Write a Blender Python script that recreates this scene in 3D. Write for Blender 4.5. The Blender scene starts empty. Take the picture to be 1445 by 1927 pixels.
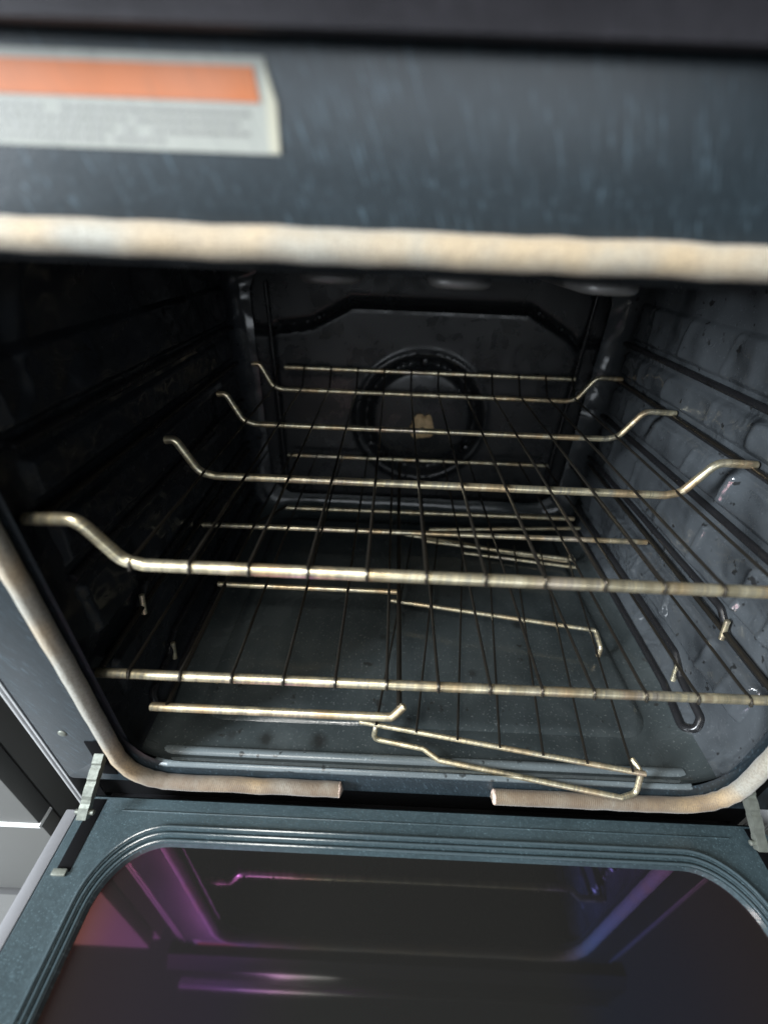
import bpy, bmesh, math, random
from math import sin, cos, pi, radians, atan2, hypot
from mathutils import Vector, Matrix, noise as mnoise
random.seed(7)
sc = bpy.context.scene
COL = sc.collection
ZO = 0.78            # camera height above the kitchen floor; shapes below use z relative to the lens

# ---------------------------------------------------------------- camera
cam_d = bpy.data.cameras.new('camera'); cam = bpy.data.objects.new('camera', cam_d); COL.objects.link(cam)
M = Matrix(((0.9990474, 0.0271198, 0.0341874), (0.0434223, -0.5400448, -0.8405154), (-0.0043319, 0.8411992, -0.540708)))
Mb = Matrix(((1, 0, 0), (0, -1, 0), (0, 0, -1))) @ M
cam.matrix_world = Matrix.Translation((-0.04943, -0.2032, ZO)) @ Mb.transposed().to_4x4()
cam_d.sensor_fit = 'HORIZONTAL'; cam_d.sensor_width = 36; cam_d.lens = 809.9 * 36 / 1445
cam_d.clip_start = 0.01; cam_d.clip_end = 60
cam_d.dof.use_dof = True; cam_d.dof.focus_distance = 0.44; cam_d.dof.aperture_fstop = 3.3
sc.camera = cam

# ---------------------------------------------------------------- world, lamp and added fill lights
w = bpy.data.worlds.new('World'); sc.world = w; w.use_nodes = True
bg = w.node_tree.nodes['Background']; bg.inputs[0].default_value = (0.80, 0.92, 1.0, 1); bg.inputs[1].default_value = 0.035

def area(name, loc, aim, size, power, col, sy=None):
    l = bpy.data.lights.new(name, 'AREA'); l.energy = power; l.color = col; l.size = size
    if sy: l.shape = 'RECTANGLE'; l.size_y = sy
    o = bpy.data.objects.new(name, l); COL.objects.link(o)
    o.location = (loc[0], loc[1], loc[2] + ZO)
    o.rotation_euler = (Vector(aim) - Vector(loc)).to_track_quat('-Z', 'Y').to_euler()
    return o
area('ceiling_lamp', (-0.34, -0.52, 0.82), (0.0, 0.05, -0.1), 0.22, 7.0, (1.0, 0.97, 0.91), 0.45)
area('left_fill', (-1.50, -0.82, 0.36), (0.25, 0.15, -0.25), 0.30, 62, (0.86, 0.93, 1.0), 0.8)  # unseen fill added from the left to brighten the right cavity wall

area('rear_fill', (0.0, -2.2, 0.40), (0, 0, 0), 2.2, 11, (0.86, 0.93, 1.0), 0.7)  # unseen panel added behind the camera for sheen on the top frame

sc.view_settings.view_transform = 'Standard'; sc.view_settings.look = 'None'
sc.view_settings.exposure = 0.68; sc.view_settings.gamma = 1.0
sc.render.engine = 'CYCLES'
sc.cycles.max_bounces = 8; sc.cycles.sample_clamp_indirect = 4.0

# ---------------------------------------------------------------- materials
class NT:
    def __init__(s, name):
        s.m = bpy.data.materials.new(name); s.m.use_nodes = True
        s.n = s.m.node_tree.nodes; s.l = s.m.node_tree.links
        s.b = s.n['Principled BSDF']
    def node(s, t, **k):
        o = s.n.new(t)
        for a, v in k.items():
            if a in ('op',): o.operation = v
            elif a.startswith('i_'): o.inputs[a[2:].replace('_', ' ')].default_value = v
            else: setattr(o, a, v)
        return o
    def link(s, a, b): s.l.new(a, b)
    def coords(s, kind='Object', scale=(1, 1, 1), rot=(0, 0, 0)):
        t = s.node('ShaderNodeTexCoord'); m = s.node('ShaderNodeMapping')
        m.inputs['Rotation'].default_value = rot; s.link(t.outputs[kind], m.inputs['Vector'])
        if scale == (1, 1, 1): return m.outputs[0]
        k = s.node('ShaderNodeMapping'); k.inputs['Scale'].default_value = scale
        s.link(m.outputs[0], k.inputs['Vector']); return k.outputs[0]
    def noise(s, co, scale, detail=3, rough=.5, dist=0):
        n = s.node('ShaderNodeTexNoise'); n.inputs['Scale'].default_value = scale; n.inputs['Detail'].default_value = detail
        n.inputs['Roughness'].default_value = rough; n.inputs['Distortion'].default_value = dist
        s.link(co, n.inputs['Vector']); return n.outputs['Fac']
    def ramp(s, fac, stops, interp='LINEAR'):
        r = s.node('ShaderNodeValToRGB'); r.color_ramp.interpolation = interp
        e = r.color_ramp.elements
        while len(e) < len(stops): e.new(.5)
        for i, (p, c) in enumerate(stops):
            e[i].position = p; e[i].color = (c[0], c[1], c[2], 1) if not isinstance(c, (int, float)) else (c, c, c, 1)
        s.link(fac, r.inputs[0]); return r.outputs[0]
    def mix(s, fac, a, b, mode='MIX'):
        m = s.node('ShaderNodeMix', data_type='RGBA', blend_type=mode)
        for sock, v in ((m.inputs[0], fac), (m.inputs[6], a), (m.inputs[7], b)):
            if isinstance(v, (int, float)): sock.default_value = v
            elif isinstance(v, tuple): sock.default_value = (v[0], v[1], v[2], 1)
            else: s.link(v, sock)
        return m.outputs[2]
    def math(s, op, a, b=0.0):
        m = s.node('ShaderNodeMath', operation=op)
        for sock, v in ((m.inputs[0], a), (m.inputs[1], b)):
            if isinstance(v, (int, float)): sock.default_value = v
            else: s.link(v, sock)
        return m.outputs[0]
    def bump(s, hs):
        prev = None
        for h, strength, dist in hs:
            b = s.node('ShaderNodeBump'); b.inputs['Strength'].default_value = strength; b.inputs['Distance'].default_value = dist
            s.link(h, b.inputs['Height'])
            if prev: s.link(prev, b.inputs['Normal'])
            prev = b.outputs[0]
        s.link(prev, s.b.inputs['Normal'])
    def set(s, **k):
        for a, v in k.items():
            sock = s.b.inputs[a.replace('_', ' ')]
            if isinstance(v, (int, float)): sock.default_value = v
            elif isinstance(v, tuple): sock.default_value = (v[0], v[1], v[2], 1)
            else: s.link(v, sock)

def enamel(name, base, rough=.25, wavy=0.0, wave_scale=9, speck=.5, grease=0.3, wrinkle=0.0):
    t = NT(name); co = t.coords()
    big = t.noise(co, 7, 4, .55); fine = t.noise(co, 420, 2, .6); sm = t.noise(co, 30, 4, .6, .6)
    lite = tuple(min(1, c * 2.1 + .004) for c in base)
    c1 = t.mix(t.ramp(big, [(.35, 0), (.75, 1)]), base, tuple(c * 1.35 for c in base))
    c2 = t.mix(t.math('MULTIPLY', t.ramp(fine, [(.62, 0), (.72, 1)]), speck), c1, lite)
    spot = t.noise(co, 95, 2, .55); c2 = t.mix(t.ramp(spot, [(.66, 0), (.71, .75)]), c2, (.008, .007, .006))
    t.set(Base_Color=c2)
    r = t.math('ADD', rough, t.math('MULTIPLY', t.ramp(sm, [(.4, 0), (.75, 1)]), grease)); t.set(Roughness=r)
    hs = [(fine, .12, .0006)]
    if wavy:
        pm = t.ramp(t.noise(co, 6, 1, .5), [(.42, 0), (.60, 1)])
        wr = t.math('MULTIPLY', t.noise(co, wave_scale * 5.5, 1.5, .5, 1.2), pm)
        hs = ([(wr, wrinkle, .014)] if wrinkle else []) + [(t.noise(co, wave_scale, 1.5, .45, .7), wavy, .06), (t.noise(co, wave_scale * 3.1, 1, .5, .4), wavy * .5, .010)] + hs
    t.bump(hs); return t.m

def steel(name, streak=420, tint=1.0, rough=.34, dark=.0):
    t = NT(name)
    tc = t.node('ShaderNodeTexCoord'); sp = t.node('ShaderNodeSeparateXYZ'); t.link(tc.outputs['UV'], sp.inputs[0])
    # bands that run slantwise round the rod: wear, heat tints, painted glints
    u = t.math('ADD', sp.outputs[0], t.math('MULTIPLY', sp.outputs[1], .0035))
    cb = t.node('ShaderNodeCombineXYZ'); t.link(u, cb.inputs[0])
    obj = t.node('ShaderNodeObjectInfo'); t.link(t.math('MULTIPLY', obj.outputs['Random'], 7.0), cb.inputs[1])
    s1 = t.noise(cb.outputs[0], streak, 3, .75); s2 = t.noise(cb.outputs[0], 22, 2, .5); s3 = t.noise(cb.outputs[0], 9, 2, .5)
    cream = (.82, .72, .47); tan = (.66, .43, .21); purple = (.50, .36, .46); grey = (.52, .48, .37)
    c = t.mix(t.ramp(s1, [(.40, 0), (.60, 1)]), cream, grey)
    c = t.mix(t.math('MULTIPLY', t.ramp(s2, [(.50, 0), (.62, 1)]), .75 * tint), c, tan)
    c = t.mix(t.math('MULTIPLY', t.ramp(s3, [(.60, 0), (.68, 1)]), .35 * tint), c, purple)
    glint = t.noise(cb.outputs[0], 75, 2, .6)  # broken glints painted as dark and bright patches along the rod
    c = t.mix(t.ramp(glint, [(.52, 0), (.60, .40)]), c, (.30, .25, .15))
    c = t.mix(t.ramp(glint, [(.36, .6), (.42, 0)]), c, (.95, .86, .62))
    c = t.mix(t.ramp(s1, [(.29, .9), (.33, 0)]), c, (.14, .10, .07))
    c = t.mix(t.ramp(s1, [(.68, 0), (.71, .8)]), c, (.20, .15, .10))
    if dark: c = t.mix(dark, c, (.05, .045, .04))
    t.set(Base_Color=c, Metallic=.84, Roughness=t.math('ADD', rough, t.math('MULTIPLY', s2, .15)))
    t.bump([(s2, .05, .0004)]); return t.m

def simple(name, col, rough=.5, metal=0.0, vary=.15, scale=40, bump=.1):
    t = NT(name); co = t.coords(); n = t.noise(co, scale, 4, .6)
    t.set(Base_Color=t.mix(n, tuple(c * (1 - vary) for c in col), tuple(min(1, c * (1 + vary)) for c in col)), Metallic=metal,
          Roughness=t.math('ADD', rough - .05, t.math('MULTIPLY', n, .1)))
    t.bump([(n, bump, .001)]); return t.m

MAT = {}
MAT['wall_l'] = enamel('cavity_enamel_shade_copy', (.015, .017, .020), .14, .5, 7, .5, .25)  # shaded copy of the wall enamel: left side's shade painted into the colour
MAT['wall_r'] = enamel('cavity_enamel_lit_copy', (.050, .056, .061), .10, .95, 7, .5, .22, .5)  # lit copy of the wall enamel: painted lighter for the right side
MAT['floor'] = enamel('cavity_floor_enamel', (.034, .042, .042), .16, .08, 8, .8, .35)
def floor_enamel():
    t = NT('cavity_floor_enamel'); co = t.coords(); fine = t.noise(co, 380, 2, .6); big = t.noise(co, 9, 4, .6, .8); sp = t.noise(co, 60, 3, .6)
    c = t.mix(t.ramp(big, [(.3, 0), (.7, 1)]), (.024, .030, .031), (.048, .057, .058))
    c = t.mix(t.math('MULTIPLY', t.ramp(fine, [(.62, 0), (.72, 1)]), .7), c, (.12, .13, .13))
    c = t.mix(t.ramp(sp, [(.66, 0), (.72, .7)]), c, (.016, .014, .012))
    nz = t.math('MULTIPLY', t.noise(co, 160, 3, .6), .008)
    for (x, y, r_) in ((-.160, .0345, .0075), (-.107, .0345, .0085), (-.195, .036, .005), (-.045, .168, .0055), (-.02, .04, .004), (.06, .12, .005), (.13, .20, .007)):
        vm = t.node('ShaderNodeVectorMath', operation='DISTANCE'); t.link(co, vm.inputs[0]); vm.inputs[1].default_value = (x, y - .25, .352)
        m = t.ramp(t.math('ADD', vm.outputs['Value'], nz), [(r_, .8), (r_ + .006, 0)])
        c = t.mix(m, c, (.014, .014, .013))
    t.set(Base_Color=c, Roughness=t.math('ADD', .09, t.math('MULTIPLY', t.ramp(big, [(.4, 0), (.75, 1)]), .3)))
    t.bump([(t.noise(co, 9, 1, .5), .3, .02), (sp, .1, .002), (fine, .12, .0006)]); return t.m
MAT['floor'] = floor_enamel()
MAT['back'] = enamel('cavity_back_enamel', (.009, .010, .011), .24, .05, 8, .6)
MAT['rib'] = enamel('lit_floor_rib', (.10, .118, .124), .24, 0, 9, .8, .1)  # rib highlights painted in as a lighter enamel than the floor
MAT['guide'] = enamel('rack_guide_enamel', (.012, .012, .013), .22, .0, 9, .3)  # dark colour stands in for the shadowed grooves along the rack guides
MAT['black'] = simple('black_gap', (.002, .002, .0025), .7, 0, .1); MAT['black'].node_tree.nodes['Principled BSDF'].inputs['Specular IOR Level'].default_value = .08
MAT['steel'] = steel('worn_glint_chrome_rod', 230, .8, .27); MAT['wire'] = steel('thin_chrome_wire', 160, .5, .22, .965)
MAT['insert'] = steel('insert_chrome', 300, .5, .28)

def frame_mat(name, base, rough, amt=.8):
    t = NT(name); co = t.coords(); st = t.coords('Object', (850, 850, 75), (0, radians(22), 0))
    st2 = t.coords('Object', (300, 300, 40), (0, radians(17), 0))
    streak = t.noise(st, 1.0, 2, .6); s2 = t.noise(st2, 1.0, 3, .6); big = t.noise(co, 11, 3, .55); grain = t.noise(co, 600, 2, .6)
    c = t.mix(t.ramp(big, [(.35, 0), (.7, 1)]), base, tuple(x * y for x, y in zip(base, (1.35, 1.38, 1.4))))
    c = t.mix(t.math('MULTIPLY', t.ramp(s2, [(.45, 0), (.75, 1)]), .5), c, tuple(x * 2.0 for x in base))
    c = t.mix(t.math('MULTIPLY', t.ramp(streak, [(.60, 0), (.72, 1)]), amt), c, tuple(min(1, x * 5) for x in base))
    c = t.mix(t.math('MULTIPLY', t.ramp(grain, [(.60, 0), (.75, 1)]), .5), c, tuple(min(1, x * 2.6) for x in base))
    t.set(Base_Color=c, Roughness=t.math('ADD', rough, t.math('MULTIPLY', big, .18)), Specular_IOR_Level=.6)
    t.bump([(s2, .15, .0004), (grain, .2, .0005)]); return t.m
MAT['frame'] = frame_mat('front_frame_enamel', (.0095, .0145, .018), .25, 1.0)
MAT['door'] = frame_mat('door_frame_enamel', (.028, .042, .047), .22, .6)

def gasket_mat():
    t = NT('braided_gasket'); tc = t.node('ShaderNodeTexCoord'); sp = t.node('ShaderNodeSeparateXYZ'); t.link(tc.outputs['UV'], sp.inputs[0])
    a = t.math('SINE', t.math('ADD', t.math('MULTIPLY', sp.outputs[0], 2 * pi / .0019), t.math('MULTIPLY', sp.outputs[1], 2 * pi * 4)))
    co = t.coords(); big = t.noise(co, 9, 3, .6); mid = t.noise(co, 45, 4, .6); fib = t.noise(co, 700, 2, .6)
    c = t.mix(t.ramp(big, [(.50, 0), (.64, .9)]), (.29, .285, .245), (.44, .31, .16))
    sx = t.node('ShaderNodeSeparateXYZ'); t.link(tc.outputs['Object'], sx.inputs[0])
    c = t.mix(t.math('MULTIPLY', t.ramp(t.math('ADD', sx.outputs[0], .3), [(.20, 0), (.26, .7), (.36, .8), (.44, .15)]), t.ramp(mid, [(.35, .3), (.6, 1)])), c, (.46, .34, .19))
    # burnt-in grease at the bottom run
    so = t.node('ShaderNodeSeparateXYZ'); t.link(tc.outputs['Object'], so.inputs[0])
    low = t.ramp(so.outputs[2], [(.343, 1), (.375, 0)])
    c = t.mix(t.math('MULTIPLY', low, t.ramp(mid, [(.35, .5), (.6, .95)])), c, (.10, .058, .027))
    k = t.math('MULTIPLY', t.ramp(a, [(0.0, 1), (.5, 0)]), t.math('MULTIPLY', t.ramp(mid, [(.35, 0), (.6, 1)]), .34))
    c = t.mix(k, c, (.20, .17, .13)); c = t.mix(t.ramp(fib, [(.36, .45), (.56, 0)]), c, (.13, .10, .07))
    t.set(Base_Color=c, Roughness=.75, Sheen_Weight=.2)
    t.bump([(a, .18, .0006), (fib, .5, .0008), (mid, .12, .0015)]); return t.m
MAT['gasket'] = gasket_mat()
MAT['gasket_cut'] = simple('gasket_cut_end', (.50, .38, .31), .9, 0, .5, 500, 1.0)
MAT['panel'] = simple('control_panel_black', (.010, .010, .011), .18, 0, .1, 60, .02)
MAT['panel_edge'] = frame_mat('control_panel_chamfer', (.034, .032, .037), .4, .2)
MAT['stainless'] = simple('brushed_steel', (.55, .55, .53), .32, 1.0, .08, 90, .05)
MAT['silver'] = simple('silver_paint', (.22, .22, .23), .4, .2, .1, 60, .03)
MAT['door_rib'] = simple('door_rib_enamel', (.05, .07, .078), .16, 0, .2, 200, .15)
MAT['trim'] = simple('dull_side_trim', (.50, .50, .50), .35, .7, .3, 120, .1)
MAT['hinge'] = simple('zinc_hinge', (.16, .17, .145), .5, .5, .5, 160, .4)
MAT['hub'] = simple('baked_fan_hub', (.62, .44, .24), .65, .1, .5, 220, .8)
MAT['cabinet'] = simple('pale_cabinet', (.11, .11, .103), .5, 0, .04, 12, .02)
MAT['cab_edge'] = simple('painted_edge_highlight', (.88, .88, .86), .4, 0, .02)  # bright line painted for the highlight on the drawer's top edge
MAT['tile'] = simple('kitchen_floor_tile', (.40, .40, .38), .45, 0, .1, 6, .02)
MAT['element'] = simple('broil_element_tube', (.18, .18, .175), .45, .5, .3, 70, .3)
def floor_mat():
    t = NT('kitchen_floor'); co = t.coords(); b = t.node('ShaderNodeTexBrick'); b.offset = 0
    b.inputs['Scale'].default_value = 1; b.inputs['Brick Width'].default_value = .45; b.inputs['Row Height'].default_value = .45
    b.inputs['Mortar Size'].default_value = .004; t.link(co, b.inputs['Vector'])
    b.inputs['Color1'].default_value = (.13, .13, .125, 1); b.inputs['Color2'].default_value = (.12, .12, .115, 1); b.inputs['Mortar'].default_value = (.06, .06, .06, 1)
    t.set(Base_Color=b.outputs['Color'], Roughness=.4); return t.m
MAT['tile'] = floor_mat()
def glass_mat():
    t = NT('coated_door_glass'); tc = t.node('ShaderNodeTexCoord'); sp = t.node('ShaderNodeSeparateXYZ'); t.link(tc.outputs['Object'], sp.inputs[0])
    xx = t.math('ADD', t.math('MULTIPLY', sp.outputs[0], 1.6), .5)
    n = t.noise(t.coords(), 6, 2, .5)
    opd = t.math('ADD', t.ramp(xx, [(.04, .485), (.10, .518), (.27, .545), (.40, .51), (.60, .54), (.70, .592), (.80, .57), (.90, .53), (.98, .48)]),
                 t.math('MULTIPLY', t.math('SUBTRACT', n, .5), .05))
    ior = t.math('ADD', 1.0, t.ramp(xx, [(.24, 1.0), (.36, .52), (.64, .52), (.70, .9), (.95, .9)]))
    ior = t.math('ADD', ior, t.ramp(xx, [(.08, .5), (.25, .45), (.36, 0), (.66, 0), (.72, .2)]))
    thn = t.math('DIVIDE', t.math('MULTIPLY', opd, 500.0), ior)
    t.set(Base_Color=(.013, .0125, .0115), Roughness=.035, IOR=1.52, Thin_Film_Thickness=thn, Thin_Film_IOR=ior)
    t.bump([(t.noise(t.coords(), 3, 1, .4), .04, .01)])
    return t.m
MAT['glass'] = glass_mat()
def label_mat(kind):
    t = NT('label_' + kind); co = t.coords('Object', (700, 1, 75), (0, radians(24), 0)); n = t.noise(co, 1.0, 3, .7)
    b = t.noise(t.coords(), 25, 2, .5)
    if kind == 'white': a, d = (.24, .25, .225), (.16, .17, .16)
    else: a, d = (.38, .095, .014), (.27, .08, .02)
    c = t.mix(t.ramp(n, [(.48, 0), (.68, .7)]), a, d)
    t.set(Base_Color=t.mix(t.math('MULTIPLY', b, .25), c, (.4, .4, .38)), Roughness=.65, Specular_IOR_Level=.2); return t.m
MAT['label_white'] = label_mat('white'); MAT['label_orange'] = label_mat('orange')
MAT['label_border'] = simple('label_border', (.33, .32, .25), .4, 0, .1)
MAT['label_print'] = simple('label_print', (.17, .17, .16), .5, 0, .2)

# ---------------------------------------------------------------- object helpers
BASE = {}
def tag(o, label=None, cat=None, group=None, kind=None):
    if label: o['label'] = label
    if cat: o['category'] = cat
    if group: o['group'] = group
    if kind: o['kind'] = kind
    return o
def thing(name, base, label, cat, group=None):
    o = bpy.data.objects.new(name, None); COL.objects.link(o); o.empty_display_size = .05
    o.location = (base[0], base[1], base[2] + ZO); BASE[o.name] = Vector(base)
    return tag(o, label, cat, group)
def link(name, bm, mat, parent, smooth=True, label=None):
    b = BASE[parent.name]
    bmesh.ops.translate(bm, verts=bm.verts, vec=-b)
    me = bpy.data.meshes.new(name); bm.to_mesh(me); bm.free()
    if smooth:
        for p in me.polygons: p.use_smooth = True
        try: me.set_sharp_from_angle(angle=radians(40))
        except Exception: pass
    me.materials.append(mat)
    o = bpy.data.objects.new(name, me); COL.objects.link(o); o.parent = parent
    BASE[o.name] = b
    if label: o['label'] = label
    return o

def box(bm, lo, hi, bev=0.0):
    r = bmesh.ops.create_cube(bm, size=1)
    vs = r['verts']
    for v in vs: v.co = Vector([lo[i] + (v.co[i] + .5) * (hi[i] - lo[i]) for i in range(3)])
    if bev:
        es = list({e for v in vs for e in v.link_edges})
        bmesh.ops.bevel(bm, geom=es, offset=bev, segments=2, affect='EDGES', profile=.6)

def rounded(pts, r, seg=6, closed=False):
    """fillet a polyline"""
    P = [Vector(p) for p in pts]; n = len(P); out = []
    for i in range(n):
        if not closed and i in (0, n - 1): out.append(P[i]); continue
        a, b, c = P[i - 1], P[i], P[(i + 1) % n]
        u = (a - b); v = (c - b); lu, lv = u.length, v.length; u.normalize(); v.normalize()
        ang = u.angle(v, pi)
        if ang > pi - .02: out.append(b); continue
        d = min(r / math.tan(ang / 2), lu * .49, lv * .49)
        p0, p1 = b + u * d, b + v * d
        for k in range(seg + 1):
            t = k / seg
            out.append(p0 * (1 - t) ** 2 + b * 2 * t * (1 - t) + p1 * t * t)
    return out
def resample(P, step):
    out = [P[0]]
    for a, b in zip(P[:-1], P[1:]):
        n = max(1, int((b - a).length / step))
        for k in range(1, n + 1): out.append(a.lerp(b, k / n))
    return out
def tube(bm, pts, r, seg=10, closed=False, cap=True, flat=1.0, step=None, endround=False):
    P = [Vector(p) for p in pts]
    P = [p for i, p in enumerate(P) if i == 0 or (p - P[i - 1]).length > 1e-6]
    if closed and (P[0] - P[-1]).length < 1e-6: P.pop()
    if step: P = resample(P, step)
    n = len(P); uv = bm.loops.layers.uv.verify()
    T = []
    for i in range(n):
        if closed: t = P[(i + 1) % n] - P[i - 1]
        else: t = P[min(i + 1, n - 1)] - P[max(i - 1, 0)]
        T.append(t.normalized())
    ref = Vector((0, 0, 1)) if abs(T[0].z) < .9 else Vector((0, 1, 0))
    N = (ref - T[0] * ref.dot(T[0])).normalized(); rings = []; L = [0]
    for i in range(n):
        if i:
            N = (N - T[i] * N.dot(T[i])).normalized(); L.append(L[-1] + (P[i] - P[i - 1]).length)
        B = T[i].cross(N); rr = r
        if endround and not closed:
            dist = min(L[i] if i else 0, 1e9)
        rings.append([bm.verts.new(P[i] + (N * cos(2 * pi * k / seg) * flat + B * sin(2 * pi * k / seg)) * rr) for k in range(seg)])
    rng = range(n) if closed else range(n - 1)
    for i in rng:
        j = (i + 1) % n; la = L[i]; lb = L[j] if j else L[i] + (P[0] - P[i]).length
        for k in range(seg):
            m = (k + 1) % seg
            f = bm.faces.new((rings[i][k], rings[i][m], rings[j][m], rings[j][k]))
            for lp, q in zip(f.loops, ((la, k / seg), (la, (k + 1) / seg), (lb, (k + 1) / seg), (lb, k / seg))): lp[uv].uv = q
    if cap and not closed:
        for ring, t, p, l in ((rings[0], -T[0], P[0], 0), (rings[-1], T[-1], P[-1], L[-1])):
            c = bm.verts.new(p + t * r * .6)
            for k in range(seg):
                m = (k + 1) % seg
                vs = (ring[m], ring[k], c) if t == -T[0] else (ring[k], ring[m], c)
                f = bm.faces.new(vs)
                for lp in f.loops: lp[uv].uv = (l, .5)
def tb(name, pts, r, mat, parent, **k):
    lab = k.pop('label', None)
    bm = bmesh.new(); tube(bm, pts, r, **k); bmesh.ops.recalc_face_normals(bm, faces=bm.faces)
    return link(name, bm, mat, parent, label=lab)
def bx(name, lo, hi, mat, parent, bev=.001, label=None):
    bm = bmesh.new(); box(bm, lo, hi, bev); return link(name, bm, mat, parent, label=label)

def rr2(hw0, hw1, h0, h1, r, nc=10, ns=12):
    """rounded rectangle loop (a,b) from a=hw0..hw1, b=h0..h1"""
    r = max(r, 1e-4); out = []
    cs = [(hw1 - r, h0 + r, -pi / 2), (hw1 - r, h1 - r, 0), (hw0 + r, h1 - r, pi / 2), (hw0 + r, h0 + r, pi)]
    for q, (cx, cy, a0) in enumerate(cs):
        arc = [(cx + r * cos(a0 + pi / 2 * k / nc), cy + r * sin(a0 + pi / 2 * k / nc)) for k in range(nc + 1)]
        out += arc
        nx, ny, na = cs[(q + 1) % 4]; s = (nx + r * cos(na), ny + r * sin(na)); e = arc[-1]
        out += [(e[0] + (s[0] - e[0]) * k / ns, e[1] + (s[1] - e[1]) * k / ns) for k in range(1, ns)]
    return out
def loft(bm, loops, closed=True, keep=None):
    vs = [[bm.verts.new(p) for p in L] for L in loops]
    n = len(loops[0])
    for a, b in zip(vs[:-1], vs[1:]):
        for k in range(n if closed else n - 1):
            m = (k + 1) % n
            if keep and not keep(k): continue
            bm.faces.new((a[k], a[m], b[m], b[k]))
    loose = [v for v in bm.verts if not v.link_faces]
    bmesh.ops.delete(bm, geom=loose, context='VERTS')

# ================================================================ KITCHEN SETTING
def plane(name, x0, x1, y0, y1, z, mat, kind):
    me = bpy.data.meshes.new(name); me.from_pydata([(x0, y0, z + ZO), (x1, y0, z + ZO), (x1, y1, z + ZO), (x0, y1, z + ZO)], [], [(0, 1, 2, 3)])
    me.materials.append(mat); o = bpy.data.objects.new(name, me); COL.objects.link(o); o['kind'] = kind; return o
plane('floor', -2.5, 2.5, -2.5, 1.2, -.78, MAT['tile'], 'structure')

# ================================================================ THE OVEN
oven = thing('oven', (0, .25, -.78), 'black built-in range oven seen open from the front with its door folded down', 'oven')
HW, ZB, ZT, YB = .285, -.430, -.004, .476
RC = .046
# ---- cavity shell, split into walls
NC, NS = 10, 12
def prof(y, inset=0.0, hole=False):
    hw = HW - inset
    return [(a, y, b) for a, b in rr2(-hw, hw, ZB + inset, ZT - inset, RC, NC, NS)]
ys = [(.004, .010), (.008, .004), (.016, .001), (.03, 0)] + [(.03 + (.44 - .03) * k / 12, 0) for k in range(1, 13)] + \
     [(.44 + .03 * sin(pi / 2 * k / 6), .03 * (1 - cos(pi / 2 * k / 6))) for k in range(1, 7)]
loops = [prof(y, i) for y, i in ys]
n = len(loops[0]); q = n // 4   # per corner+side block: arc NC then side NS
# block 0: right-bottom corner then right side ; 1: right-top corner, top ; 2: left-top, left side ; 3: left-bottom, bottom
half = NC // 2
def seg_of(k):
    b, i = divmod(k, q)
    if b == 0: return 'floor' if i < half else 'right'
    if b == 1: return 'right' if i < half else 'top'
    if b == 2: return 'top' if i < half else 'left'
    return 'left' if i < half else 'floor'
def shell(name, key, mat, label=None):
    bm = bmesh.new(); loft(bm, loops, True, lambda k: seg_of(k) == key)
    bmesh.ops.recalc_face_normals(bm, faces=bm.faces)
    o = link(name, bm, mat, oven, label=label)
    return o
left_wall = shell('side_wall', 'left', MAT['wall_l'], 'left wall of the oven cavity, painted darker as if in shade')
right_wall = shell('side_wall', 'right', MAT['wall_r'], 'dented right wall of the oven cavity, painted lighter as if lit')
shell('cavity_ceiling', 'top', MAT['back'])
cav_floor = shell('cavity_floor', 'floor', MAT['floor'])

# ---- back wall as a height field with an embossed panel and a round fan recess
def sdf_poly_top(x, z):
    # raised panel border: chamfered shape
    pts = [(-.225, -.125), (-.170, -.116), (-.112, -.086), (.145, -.086), (.212, -.122), (.225, -.135)]
    for (x0, z0), (x1, z1) in zip(pts[:-1], pts[1:]):
        if x0 <= x <= x1: return z0 + (z1 - z0) * (x - x0) / (x1 - x0)
    return -.13
def sm(e0, e1, x):
    t = max(0, min(1, (x - e0) / (e1 - e0))); return t * t * (3 - 2 * t)
bm = bmesh.new(); NX, NZ = 150, 110; g = []
x0, x1, z0, z1 = -HW + .028, HW - .028, ZB + .028, ZT - .028
for j in range(NZ + 1):
    row = []
    for i in range(NX + 1):
        x = x0 + (x1 - x0) * i / NX; z = z0 + (z1 - z0) * j / NZ
        d = sdf_poly_top(x, z) - z
        inside = sm(-.008, .004, d) * sm(-.236, -.222, x) * sm(-.236, -.222, -x) * sm(-.404, -.392, z)
        y = YB - .010 * inside + .007 * (math.exp(-((d + .005) / .005) ** 2))
        rr_ = hypot(x, z + .250)
        y += .012 * math.exp(-((rr_ - .088) / .0065) ** 2)          # dark ring groove
        y -= .004 * math.exp(-((rr_ - .104) / .005) ** 2)
        if rr_ < .088: y -= .008 * (1 - (rr_ / .088) ** 2)
        row.append(bm.verts.new((x, min(y, YB + .012), z)))
    g.append(row)
for j in range(NZ):
    for i in range(NX): bm.faces.new((g[j][i], g[j][i + 1], g[j + 1][i + 1], g[j + 1][i]))
back_wall = link('back_wall', bm, MAT['back'], oven)
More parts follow.
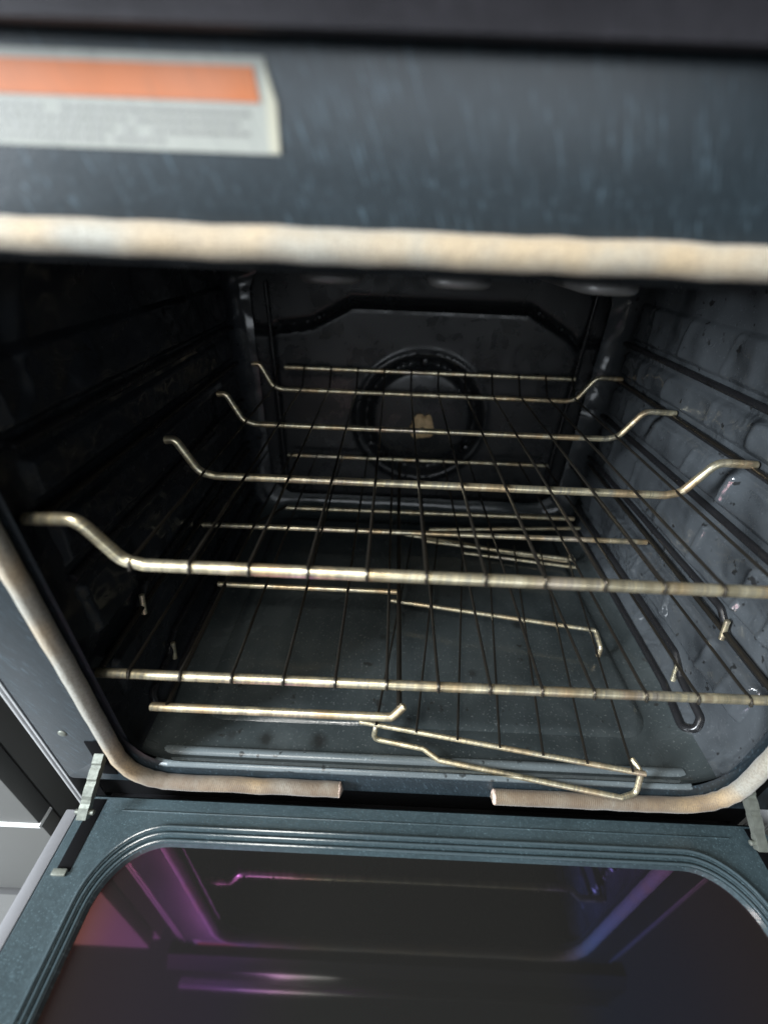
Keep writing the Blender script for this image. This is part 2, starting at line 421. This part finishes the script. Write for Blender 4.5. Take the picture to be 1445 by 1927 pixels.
# fan hub, crusted
bm = bmesh.new(); bmesh.ops.create_icosphere(bm, subdivisions=4, radius=1)
for v in bm.verts:
    k = .92 + .30 * mnoise.noise(v.co * 1.7 + Vector((3, 1, 5))) + .10 * mnoise.noise(v.co * 6) + .03 * random.uniform(-1, 1)
    v.co = Vector((v.co.x * .020 * k, v.co.y * .010, v.co.z * .023 * k)) + Vector((.002, YB - .020, -.258))
hub = link('fan_hub', bm, MAT['hub'], back_wall)
bm = bmesh.new(); bmesh.ops.create_cone(bm, segments=6, radius1=.005, radius2=.0042, depth=.012, cap_ends=True)
bmesh.ops.rotate(bm, verts=bm.verts, matrix=Matrix.Rotation(pi / 2, 3, 'X')); bmesh.ops.translate(bm, verts=bm.verts, vec=(.003, YB - .029, -.258))
link('screw', bm, MAT['guide'], back_wall, False)
for a in (-150, -30, 90):
    x, z = .092 * cos(radians(a)), -.250 + .092 * sin(radians(a))
    bm = bmesh.new(); bmesh.ops.create_uvsphere(bm, u_segments=14, v_segments=8, radius=.006)
    for v in bm.verts: v.co = Vector((x + v.co.x, YB - .008 + v.co.y * .5, z + v.co.z))
    link('screw', bm, MAT['guide'], back_wall)
tb('wall_rib', [(-.232, YB - .004, -.06), (-.228, YB - .004, -.385)], .003, MAT['guide'], back_wall)
tb('wall_rib', [(.232, YB - .004, -.06), (.228, YB - .004, -.385)], .003, MAT['guide'], back_wall)

# ---- rack guides stamped into the side walls
for s, wall, wm in ((-1, left_wall, MAT['guide']), (1, right_wall, MAT['guide'])):
    X = s * (HW - .002)
    for zz in (-.118, -.168, -.225, -.312):
        step = .016
        path = [(X, .455, zz), (X, .112, zz + (0 if zz > -.3 else step)), (X, .086, zz), (X, .036, zz)]
        if zz < -.3: path = [(X, .455, zz + step), (X, .110, zz + step), (X, .088, zz), (X, .036, zz - .001)]
        tb('rack_guide', rounded(path, .012), .0036, wm, wall)
    # pressed panels between the guides, dented and ridged
    ridges = [(.068, .0040, .0035), (.098, .0036, .004), (.172, .0062, .0045), (.238, .0044, .004), (.318, .0046, .005), (.392, .0034, .005)]
    for bi, (za, zb_) in enumerate(((-.112, -.062), (-.161, -.125), (-.218, -.176), (-.292, -.233), (-.373, -.322))):
        bm = bmesh.new(); NY, NZ2 = 230, 30; gg = []
        for j2 in range(NZ2 + 1):
            row = []
            for i2 in range(NY + 1):
                y = .034 + (.448 - .034) * i2 / NY; z = za + (zb_ - za) * j2 / NZ2
                e = min(z - za, zb_ - z); ey = min(y - .034, .448 - y)
                h = .0050 * sm(0, .007, e) * sm(0, .010, ey)
                q_ = Vector((s * 3.1 + bi * 1.7, y * 26, z * 34))
                h += (.0026 if s > 0 else .0015) * mnoise.noise(q_) * sm(0, .008, e) + .0010 * mnoise.noise(q_ * 2.7) * sm(0, .008, e)
                for (yr, hr, wr_) in ridges:
                    yy_ = yr + .010 * mnoise.noise(Vector((bi * 3.3, yr * 40, z * 20 + s)))
                    h += (hr if s > 0 else hr * .15) * (.4 + .9 * abs(mnoise.noise(Vector((yr * 30, bi * 2.1, s))))) * math.exp(-((y - yy_) / wr_) ** 2) * sm(0, .010, e)
                row.append(bm.verts.new((s * (HW + .0006 - h), y, z)))
            gg.append(row)
        for j2 in range(NZ2):
            for i2 in range(NY):
                f4 = (gg[j2][i2], gg[j2][i2 + 1], gg[j2 + 1][i2 + 1], gg[j2 + 1][i2])
                bm.faces.new(f4 if s < 0 else f4[::-1])
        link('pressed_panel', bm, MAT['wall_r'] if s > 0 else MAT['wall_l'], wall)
    for yy, zz in ((.090, -.306), (.110, -.397)):
        tb('guide_step_glint', [(s * .2785, yy + .003, zz + .010), (s * .2785, yy - .002, zz - .010)], .0026, MAT['insert'], wall)  # bright rods added for the glints at the guide steps
    # lowest guide: a long loop with a round nose
    def wx(z):   # follow the rounded bottom corner of the wall
        zc = ZB + RC
        if z > zc: return s * (HW - .002)
        return s * (HW - RC + math.sqrt(max(0, RC ** 2 - (zc - z) ** 2)) - .002)
    lp = [(.44, -.384), (.128, -.384), (.104, -.397), (.060, -.402), (.053, -.411), (.060, -.419), (.110, -.414), (.44, -.409)]
    pts = [(wx(b), a, b) for a, b in lp]
    tb('rack_guide', rounded(resample([Vector(p) for p in pts], .03), .008), .0040, wm, wall)

# ---- floor details: two pressed ribs at the mouth and a shallow step
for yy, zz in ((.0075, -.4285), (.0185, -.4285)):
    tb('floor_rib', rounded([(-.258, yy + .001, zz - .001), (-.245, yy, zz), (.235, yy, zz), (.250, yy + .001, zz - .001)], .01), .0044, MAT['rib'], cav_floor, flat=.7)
bm = bmesh.new()
lp = lambda i, z: [(a, b, z) for a, b in rr2(-.238 + i, .238 - i, .052 + i, .43 - i, .03, 8, 14)]
loft(bm, [lp(0, -.4296), lp(.004, -.4270), lp(.009, -.4262), lp(.014, -.4268)])
vs = bm.verts[:]; last = vs[-len(lp(0, 0)):]
bm.faces.new(last); bmesh.ops.recalc_face_normals(bm, faces=bm.faces)
link('floor_tray', bm, MAT['floor'], cav_floor)

# ---- front frame with its rounded opening
bm = bmesh.new()
L = lambda x0, x1, z0, z1, r, y: [(a, y, b) for a, b in rr2(x0, x1, z0, z1, r, NC, NS)]
loft(bm, [L(-.346, .346, -.4550, .0560, .004, .030), L(-.346, .346, -.4550, .0560, .004, .003), L(-.343, .343, -.4520, .0555, .004, .000),
          L(-.300, .300, -.4490, .0180, .046, .000), L(-.290, .290, -.4460, .0080, .046, .0022), L(-.279, .279, -.4370, -.0060, .046, .0022), L(-.273, .273, -.4315, -.0125, .044, .006)])
bmesh.ops.recalc_face_normals(bm, faces=bm.faces)
frame = link('front_frame', bm, MAT['frame'], oven)
for s in (-1, 1):
    bx('side_trim', (min(s * .347, s * .3495), .001, -.70), (max(s * .347, s * .3495), .014, .051), MAT['trim'], oven, .0006)
    bx('side_trim', (min(s * .3565, s * .3590), .004, -.70), (max(s * .3565, s * .3590), .014, .051), MAT['trim'], oven, .0006)
    bx('side_panel', (min(s * .3595, s * .372), .030, -.76), (max(s * .359, s * .372), .50, .15), MAT['black'], oven, .002)
    bx('hinge_slot', (s * .300 - .007, -.0008, -.440), (s * .300 + .007, .003, -.385), MAT['black'], frame, .0005)
    for zz in (-.31,):
        bm = bmesh.new(); bmesh.ops.create_uvsphere(bm, u_segments=14, v_segments=8, radius=.004)
        for v in bm.verts: v.co = Vector((s * .322 + v.co.x, v.co.y * .4, -.374 + v.co.z))
        link('screw', bm, MAT['hinge'], frame)
bx('storage_drawer', (-.34, .004, -.74), (.34, .03, -.53), MAT['panel'], oven, .004)
bx('base_panel', (-.345, .02, -.526), (.345, .06, -.4575), MAT['black'], oven, .001)
bx('back_cover', (-.358, .492, -.76), (.358, .50, .05), MAT['black'], oven, .001)

# ---- gasket (open at the bottom middle)
G = .2795; zt, zb = -.0045, -.441
path = [(-.0816, 0, zb), (-G, 0, zb), (-G, 0, zt), (G, 0, zt), (G, 0, zb), (.0641, 0, zb)]
P = rounded([(a, -.0045, c) for a, b, c in path], .048, 12)
P = resample(P, .012)
for p in P[1:-1]:
    p.y += random.uniform(-.0004, .0004); p.z += random.uniform(-.0004, .0004)
gk = tb('gasket', P, .0067, MAT['gasket'], oven, seg=16, flat=.92)
for e in (P[0], P[-1]):
    bm = bmesh.new(); bmesh.ops.create_uvsphere(bm, u_segments=16, v_segments=10, radius=.0068)
    for v in bm.verts: v.co = Vector((v.co.x * .35 + random.uniform(-.0006, .0006), v.co.y, v.co.z * .92)) + e
    link('gasket_end', bm, MAT['gasket_cut'], gk)

# ---- control panel above
bm = bmesh.new()
pr = [(.004, .0555), (-.009, .0525), (-.0125, .0530), (-.0150, .0600), (-.026, .0735)]
vsA = [[bm.verts.new((x, y, z)) for y, z in pr] for x in (-.372, .372)]
for k in range(len(pr) - 1): bm.faces.new((vsA[0][k], vsA[0][k + 1], vsA[1][k + 1], vsA[1][k]))
bmesh.ops.solidify(bm, geom=bm.faces[:], thickness=.002)
cp = bx('control_panel', (-.372, -.026, .0745), (.372, .10, .168), MAT['panel'], oven, .003)
link('chamfer_strip', bm, MAT['panel_edge'], cp)
bx('trim_strip', (-.374, -.030, .1695), (.374, .10, .178), MAT['stainless'], cp, .002)
bx('cooktop', (-.374, -.028, .1795), (.374, .60, .195), MAT['panel'], oven, .003)

# ---- warning label on the frame
yl = -.0012
lab = thing  # placeholder name
def poly(pts, y, thick=.0004):
    bm = bmesh.new(); vs = [bm.verts.new((a, y, b)) for a, b in pts]; f = bm.faces.new(vs)
    r = bmesh.ops.extrude_face_region(bm, geom=[f]); bmesh.ops.translate(bm, verts=[v for v in r['geom'] if isinstance(v, bmesh.types.BMVert)], vec=(0, thick, 0))
    bmesh.ops.recalc_face_normals(bm, faces=bm.faces); return bm
wl = link('warning_label', poly([(-.330, .0235), (-.0935, .0235), (-.0935, .0375), (-.0970, .0490), (-.330, .0490)], -.0006), MAT['label_white'], oven, False)
link('label_border', poly([(-.0975, .0240), (-.0938, .0240), (-.0938, .0374), (-.0975, .0486)], -.0009), MAT['label_border'], wl, False)
link('orange_band', poly([(-.3250, .0375), (-.0995, .0375), (-.1010, .0465), (-.3250, .0465)], -.0009), MAT['label_orange'], wl, False)
bm = bmesh.new()
for zz in (.0345, .0318, .0291, .0264):
    x = -.32 + random.uniform(0, .004)
    while x < -.108 - (.0264 == zz) * .03:
        wd = random.uniform(.0012, .0055); x += wd + .0009
        if random.random() < .9: box(bm, (x - wd, -.00085, zz - .0006), (x, -.0006, zz + .0006))
link('fine_print', bm, MAT['label_print'], wl, False)

# ---- broil element under the ceiling
z = -.026
pts = [(-.16, .42, z), (-.115, .42, z), (-.115, .135, z), (-.078, .135, z), (-.078, .38, z), (-.022, .38, z), (-.022, .135, z), (.016, .135, z), (.016, .38, z), (.085, .38, z), (.085, .135, z), (.120, .135, z), (.120, .42, z), (.16, .42, z)]
tb('broil_element', rounded(pts, .02), .0042, MAT['element'], oven)

# ---- hinges
for s, hx in ((-1, 0), (1, -.012)):
    a = Vector((s * .2985, .004, -.404)); a.x += hx; b = Vector((s * .304 + hx, -.022, -.430)); c = Vector((s * .307 + hx, -.036, -.446))
    d = (b - a); t = d.normalized(); up = Vector((0, -t.z, t.y)) if True else None
    bm = bmesh.new()
    W = .0043; H = .0042
    sect = []
    N = 26
    for k in range(N + 1):
        f = k / N; p = a.lerp(b, min(1, f / .75)) if f < .75 else b.lerp(c, (f - .75) / .25)
        h = H * (1.0 if (k % 7) not in (0, 1) else .78) * (1 - .25 * f)
        side = Vector((1, 0, 0)); nrm = Vector((0, -.66, .75))
        sect.append([p + side * W + nrm * h, p - side * W + nrm * h, p - side * W - nrm * h, p + side * W - nrm * h])
    vs = [[bm.verts.new(v) for v in r] for r in sect]
    for r0, r1 in zip(vs[:-1], vs[1:]):
        for k in range(4): bm.faces.new((r0[k], r0[(k + 1) % 4], r1[(k + 1) % 4], r1[k]))
    bm.faces.new(vs[0]); bm.faces.new(vs[-1][::-1]); bmesh.ops.recalc_face_normals(bm, faces=bm.faces)
    h = link('hinge', bm, MAT['hinge'], oven, False, 'left slotted door hinge arm' if s < 0 else 'right slotted door hinge arm')
    tb('hinge_pin', [(s * .306 + hx - .008, -.032, -.442), (s * .306 + hx + .008, -.032, -.442)], .0022, MAT['hinge'], h)

# ---- door, folded down flat
bm = bmesh.new()
D = lambda x, y0, y1, r, z: [(a, b, z) for a, b in rr2(-x, x, y0, y1, r, 12, 14)]
zf = -.465
prs = [(.3270, -.4450, -.0075, .012, zf - .026), (.3270, -.4450, -.0075, .012, zf - .003), (.3245, -.4425, -.0100, .010, zf),
       (.2905, -.4140, -.0310, .056, zf), (.2890, -.4125, -.0325, .055, zf + .0022), (.2870, -.4110, -.0345, .054, zf + .0020), (.2860, -.4100, -.0358, .053, zf - .0010),
       (.2850, -.4090, -.0372, .053, zf + .0008), (.2830, -.4075, -.0390, .052, zf + .0006), (.2820, -.4065, -.0402, .051, zf - .0020),
       (.2805, -.4050, -.0420, .050, zf - .0008), (.2785, -.4030, -.0440, .049, zf - .0010), (.2770, -.4015, -.0455, .048, zf - .0055)]
loft(bm, [D(*p) for p in prs]); bmesh.ops.recalc_face_normals(bm, faces=bm.faces)
for f in bm.faces: pass
door = link('door', bm, MAT['door'], oven)
bm = bmesh.new(); f = bm.faces.new([bm.verts.new(p) for p in D(.279, -.4035, -.0435, .049, zf - .0053)])
r = bmesh.ops.extrude_face_region(bm, geom=[f]); bmesh.ops.translate(bm, verts=[v for v in r['geom'] if isinstance(v, bmesh.types.BMVert)], vec=(0, 0, -.004))
bmesh.ops.recalc_face_normals(bm, faces=bm.faces)
link('glass_pane', bm, MAT['glass'], door, False)
for lp_ in (prs[4], prs[7], prs[10]):
    x_, a_, b_, r_, z_ = lp_
    tb('door_rib', D(x_, a_, b_, r_, z_ + .0004), .0012, MAT['door_rib'], door, closed=True, seg=8)
for s in (-1, 1): bx('edge_trim', (min(s * .3285, s * .3400), -.446, zf - .030), (max(s * .3285, s * .3400), -.020, zf - .0035), MAT['silver'], door, .0015)
bx('outer_skin', (-.336, -.452, zf - .048), (.336, -.012, zf - .0265), MAT['stainless'], door, .003)
tb('seam', [(-.285, -.0205, zf + .0002), (.285, -.0205, zf + .0002)], .0008, MAT['door'], door)
for s in (-1, 1):
    bx('hinge_socket', (s * .311 - .006, -.068, zf - .002), (s * .311 + .006, -.012, zf + .0006), MAT['black'], door, .0004)
    bx('hinge_stop', (s * .3125 - .006, -.0715, zf), (s * .3125 + .006, -.0665, zf + .003), MAT['hinge'], door, .0008)
hd = tb('handle', rounded([(-.24, -.42, zf - .048), (-.24, -.42, zf - .085), (.24, -.42, zf - .085), (.24, -.42, zf - .048)], .02), .010, MAT['stainless'], door, seg=16)

# ================================================================ UPPER RACK
rack = thing('oven_rack', (0, .22, -.199), 'upper chrome wire rack with S-bent bar ends resting high in the oven', 'oven rack')
def s_bar(y, rw, zr, r, zs=.036, mat=None, full=.2815, name='cross_bar'):
    pts = []
    for s in (-1, 1):
        if s < 0 and y > .1: full = .2515
        else: full = .2815
        e = [(s * full, y, zr + zs - .001), (s * (rw + (.024 if s > 0 or y < .1 else .020)), y, zr + zs), (s * (rw + .004), y, zr + .004), (s * (rw - .004), y, zr)]
        e[3] = (s * (rw - .010), y, zr)
        pts.append(e)
    P = pts[0] + pts[1][::-1]
    bm = bmesh.new(); tube(bm, resample(rounded(P, .014, 8), .01), r, seg=12); bmesh.ops.recalc_face_normals(bm, faces=bm.faces)
    return link(name, bm, mat or MAT['steel'], rack)
zr = -.1965
s_bar(.0218, .2240, zr, .0044)
s_bar(.1545, .2230, zr - .001, .0038)
s_bar(.2885, .2220, zr - .001, .0034)
s_bar(.4297, .2210, zr - .001, .0034)
tb('back_stop', rounded([(-.211, .458, zr + .024), (.226, .458, zr + .024)], .012), .0034, MAT['steel'], rack)
for s in (-1, 1): tb('side_rod', [(s * .2790, .024, zr + .031), (s * .2790, .43, zr + .031)], .0022, MAT['wire'], rack)
sw = 2 * .2213 / 11
wire0 = None
for k in range(12):
    x = -.2213 + sw * k
    P = rounded([(x, .0165, zr - .001), (x, .0185, zr + .0056), (x, .028, zr + .0046), (x, .10, zr + .0042), (x, .43, zr + .0036), (x, .456, zr + .028)], .006, 4)
    tb('wire', resample(P, .02), .0013, MAT['wire'], rack, seg=8)

# ================================================================ LOWER SPLIT RACK
rack2 = thing('oven_rack', (0, .22, -.365), 'lower chrome wire rack with a second tier of short bars on its left half', 'oven rack')
rack['group'] = rack2['group'] = 'wire racks in the oven'
tb('cross_bar', resample([Vector((-.2845, .02, -.3150)), Vector((.2845, .02, -.3120))], .02), .0040, MAT['steel'], rack2, seg=12)
tb('cross_bar', [(-.279, .238, -.314), (.279, .240, -.313)], .0034, MAT['steel'], rack2)
tb('cross_bar', [(-.216, .449, -.314), (.216, .450, -.314)], .0031, MAT['steel'], rack2)
tb('support_bar', rounded([(-.2505, .02, -.360), (-.036, .02, -.360), (-.026, .026, -.352)], .008), .0038, MAT['steel'], rack2)
tb('support_bar', [(-.245, .176, -.356), (-.030, .176, -.356)], .0032, MAT['steel'], rack2)
tb('support_bar', [(-.205, .350, -.355), (.238, .353, -.355)], .0033, MAT['steel'], rack2)
tb('support_bar', [(.020, .352, -.386), (.262, .371, -.384)], .0028, MAT['insert'], rack2)
tb('support_bar', [(-.012, .374, -.372), (.215, .385, -.372)], .0026, MAT['insert'], rack2)
tb('runner', rounded([(-.030, .026, -.353), (-.030, .345, -.3515), (-.030, .40, -.330), (-.030, .448, -.318)], .01), .0026, MAT['wire'], rack2)
for x in (-.236,): tb('runner', [(x, .020, -.3575), (x, .30, -.3535), (x + .035, .35, -.352)], .0022, MAT['wire'], rack2)
for s in (-1, 1): tb('side_rod', rounded([(s * .2790, .022, -.309), (s * .2790, .44, -.304)], .01), .0026, MAT['wire'], rack2)
sw2 = 2 * .2555 / 12
for k in range(13):
    x = -.2555 + sw2 * k
    xb = x if abs(x) < .215 else math.copysign(.213, x)
    P = rounded([(x, .0150, -.314), (x, .0175, -.3085), (x, .03, -.3095), (x, .24, -.3100), (x * .985, .452, -.3105)], .005, 4)
    tb('wire', resample(P, .02), .0014, MAT['wire'], rack2, seg=8)

# ================================================================ REMOVABLE RACK INSERT (askew)
ins = thing('rack_insert', (.10, .19, -.428), 'small loose chrome rack insert lying askew beneath the lower rack on the oven floor', 'rack insert')
u = Vector((.9900, -.1410, 0)); v = Vector((.1410, .9900, 0)); O = Vector((-.0617, .0382, -.400)); WI, LI = .2545, .322
I = lambda s, t, z=0: O + u * s + v * t + Vector((0, 0, z))
tb('cross_bar', [I(-.004, 0), I(WI + .004, 0)], .0025, MAT['insert'], ins)
tb('cross_bar', rounded([I(0, .170), I(WI, .170), I(WI + .004, .150, -.008), I(WI + .004, .148, -.020)], .004), .0027, MAT['insert'], ins)
tb('cross_bar', [I(.09, LI - .030), I(WI + .002, LI - .030)], .0024, MAT['insert'], ins)
tb('cross_bar', [I(.03, LI - .012), I(WI + .002, LI - .012)], .0029, MAT['insert'], ins)
tb('front_lip', resample(rounded([I(.010, .012), I(.012, -.002, -.002), I(.010, -.004, -.018), I(.060, -.004, -.0195), I(.076, -.010, -.0235), I(WI - .012, -.012, -.0245), I(WI + .002, -.006, -.0235), I(WI + .002, .002, -.002), I(WI - .004, .012, 0)], .007, 6), .01), .0026, MAT['insert'], ins)
tb('rear_lip', resample(rounded([I(.0, LI, 0), I(0, LI + .004, -.004), I(.10, LI + .006, -.010), I(.15, LI + .006, -.0155), I(WI, LI + .004, -.0165), I(WI, LI, -.002)], .007, 6), .01), .0030, MAT['insert'], ins)
for k in range(7):
    s = .012 + (WI - .020) * k / 6
    tb('wire', [I(s, -.002, .0032), I(s, LI, .0032)], .0012, MAT['wire'], ins, seg=8)

# ================================================================ NEIGHBOURING CABINET
cab = thing('kitchen_cabinet', (-.72, .3, -.78), 'pale grey kitchen cabinet with a painted edge highlight standing left of the oven', 'cabinet')
bx('cabinet_body', (-1.02, .022, -.778), (-.421, .58, .14), MAT['cabinet'], cab, .001)
bx('cabinet_door', (-1.02, .002, -.5655), (-.4200, .020, .10), MAT['cabinet'], cab, .0015)
bx('edge_highlight', (-1.02, .000, -.5715), (-.4200, .020, -.5665), MAT['cab_edge'], cab, .0005)
bx('drawer_front', (-1.02, .002, -.775), (-.4200, .020, -.5725), MAT['cabinet'], cab, .0015)
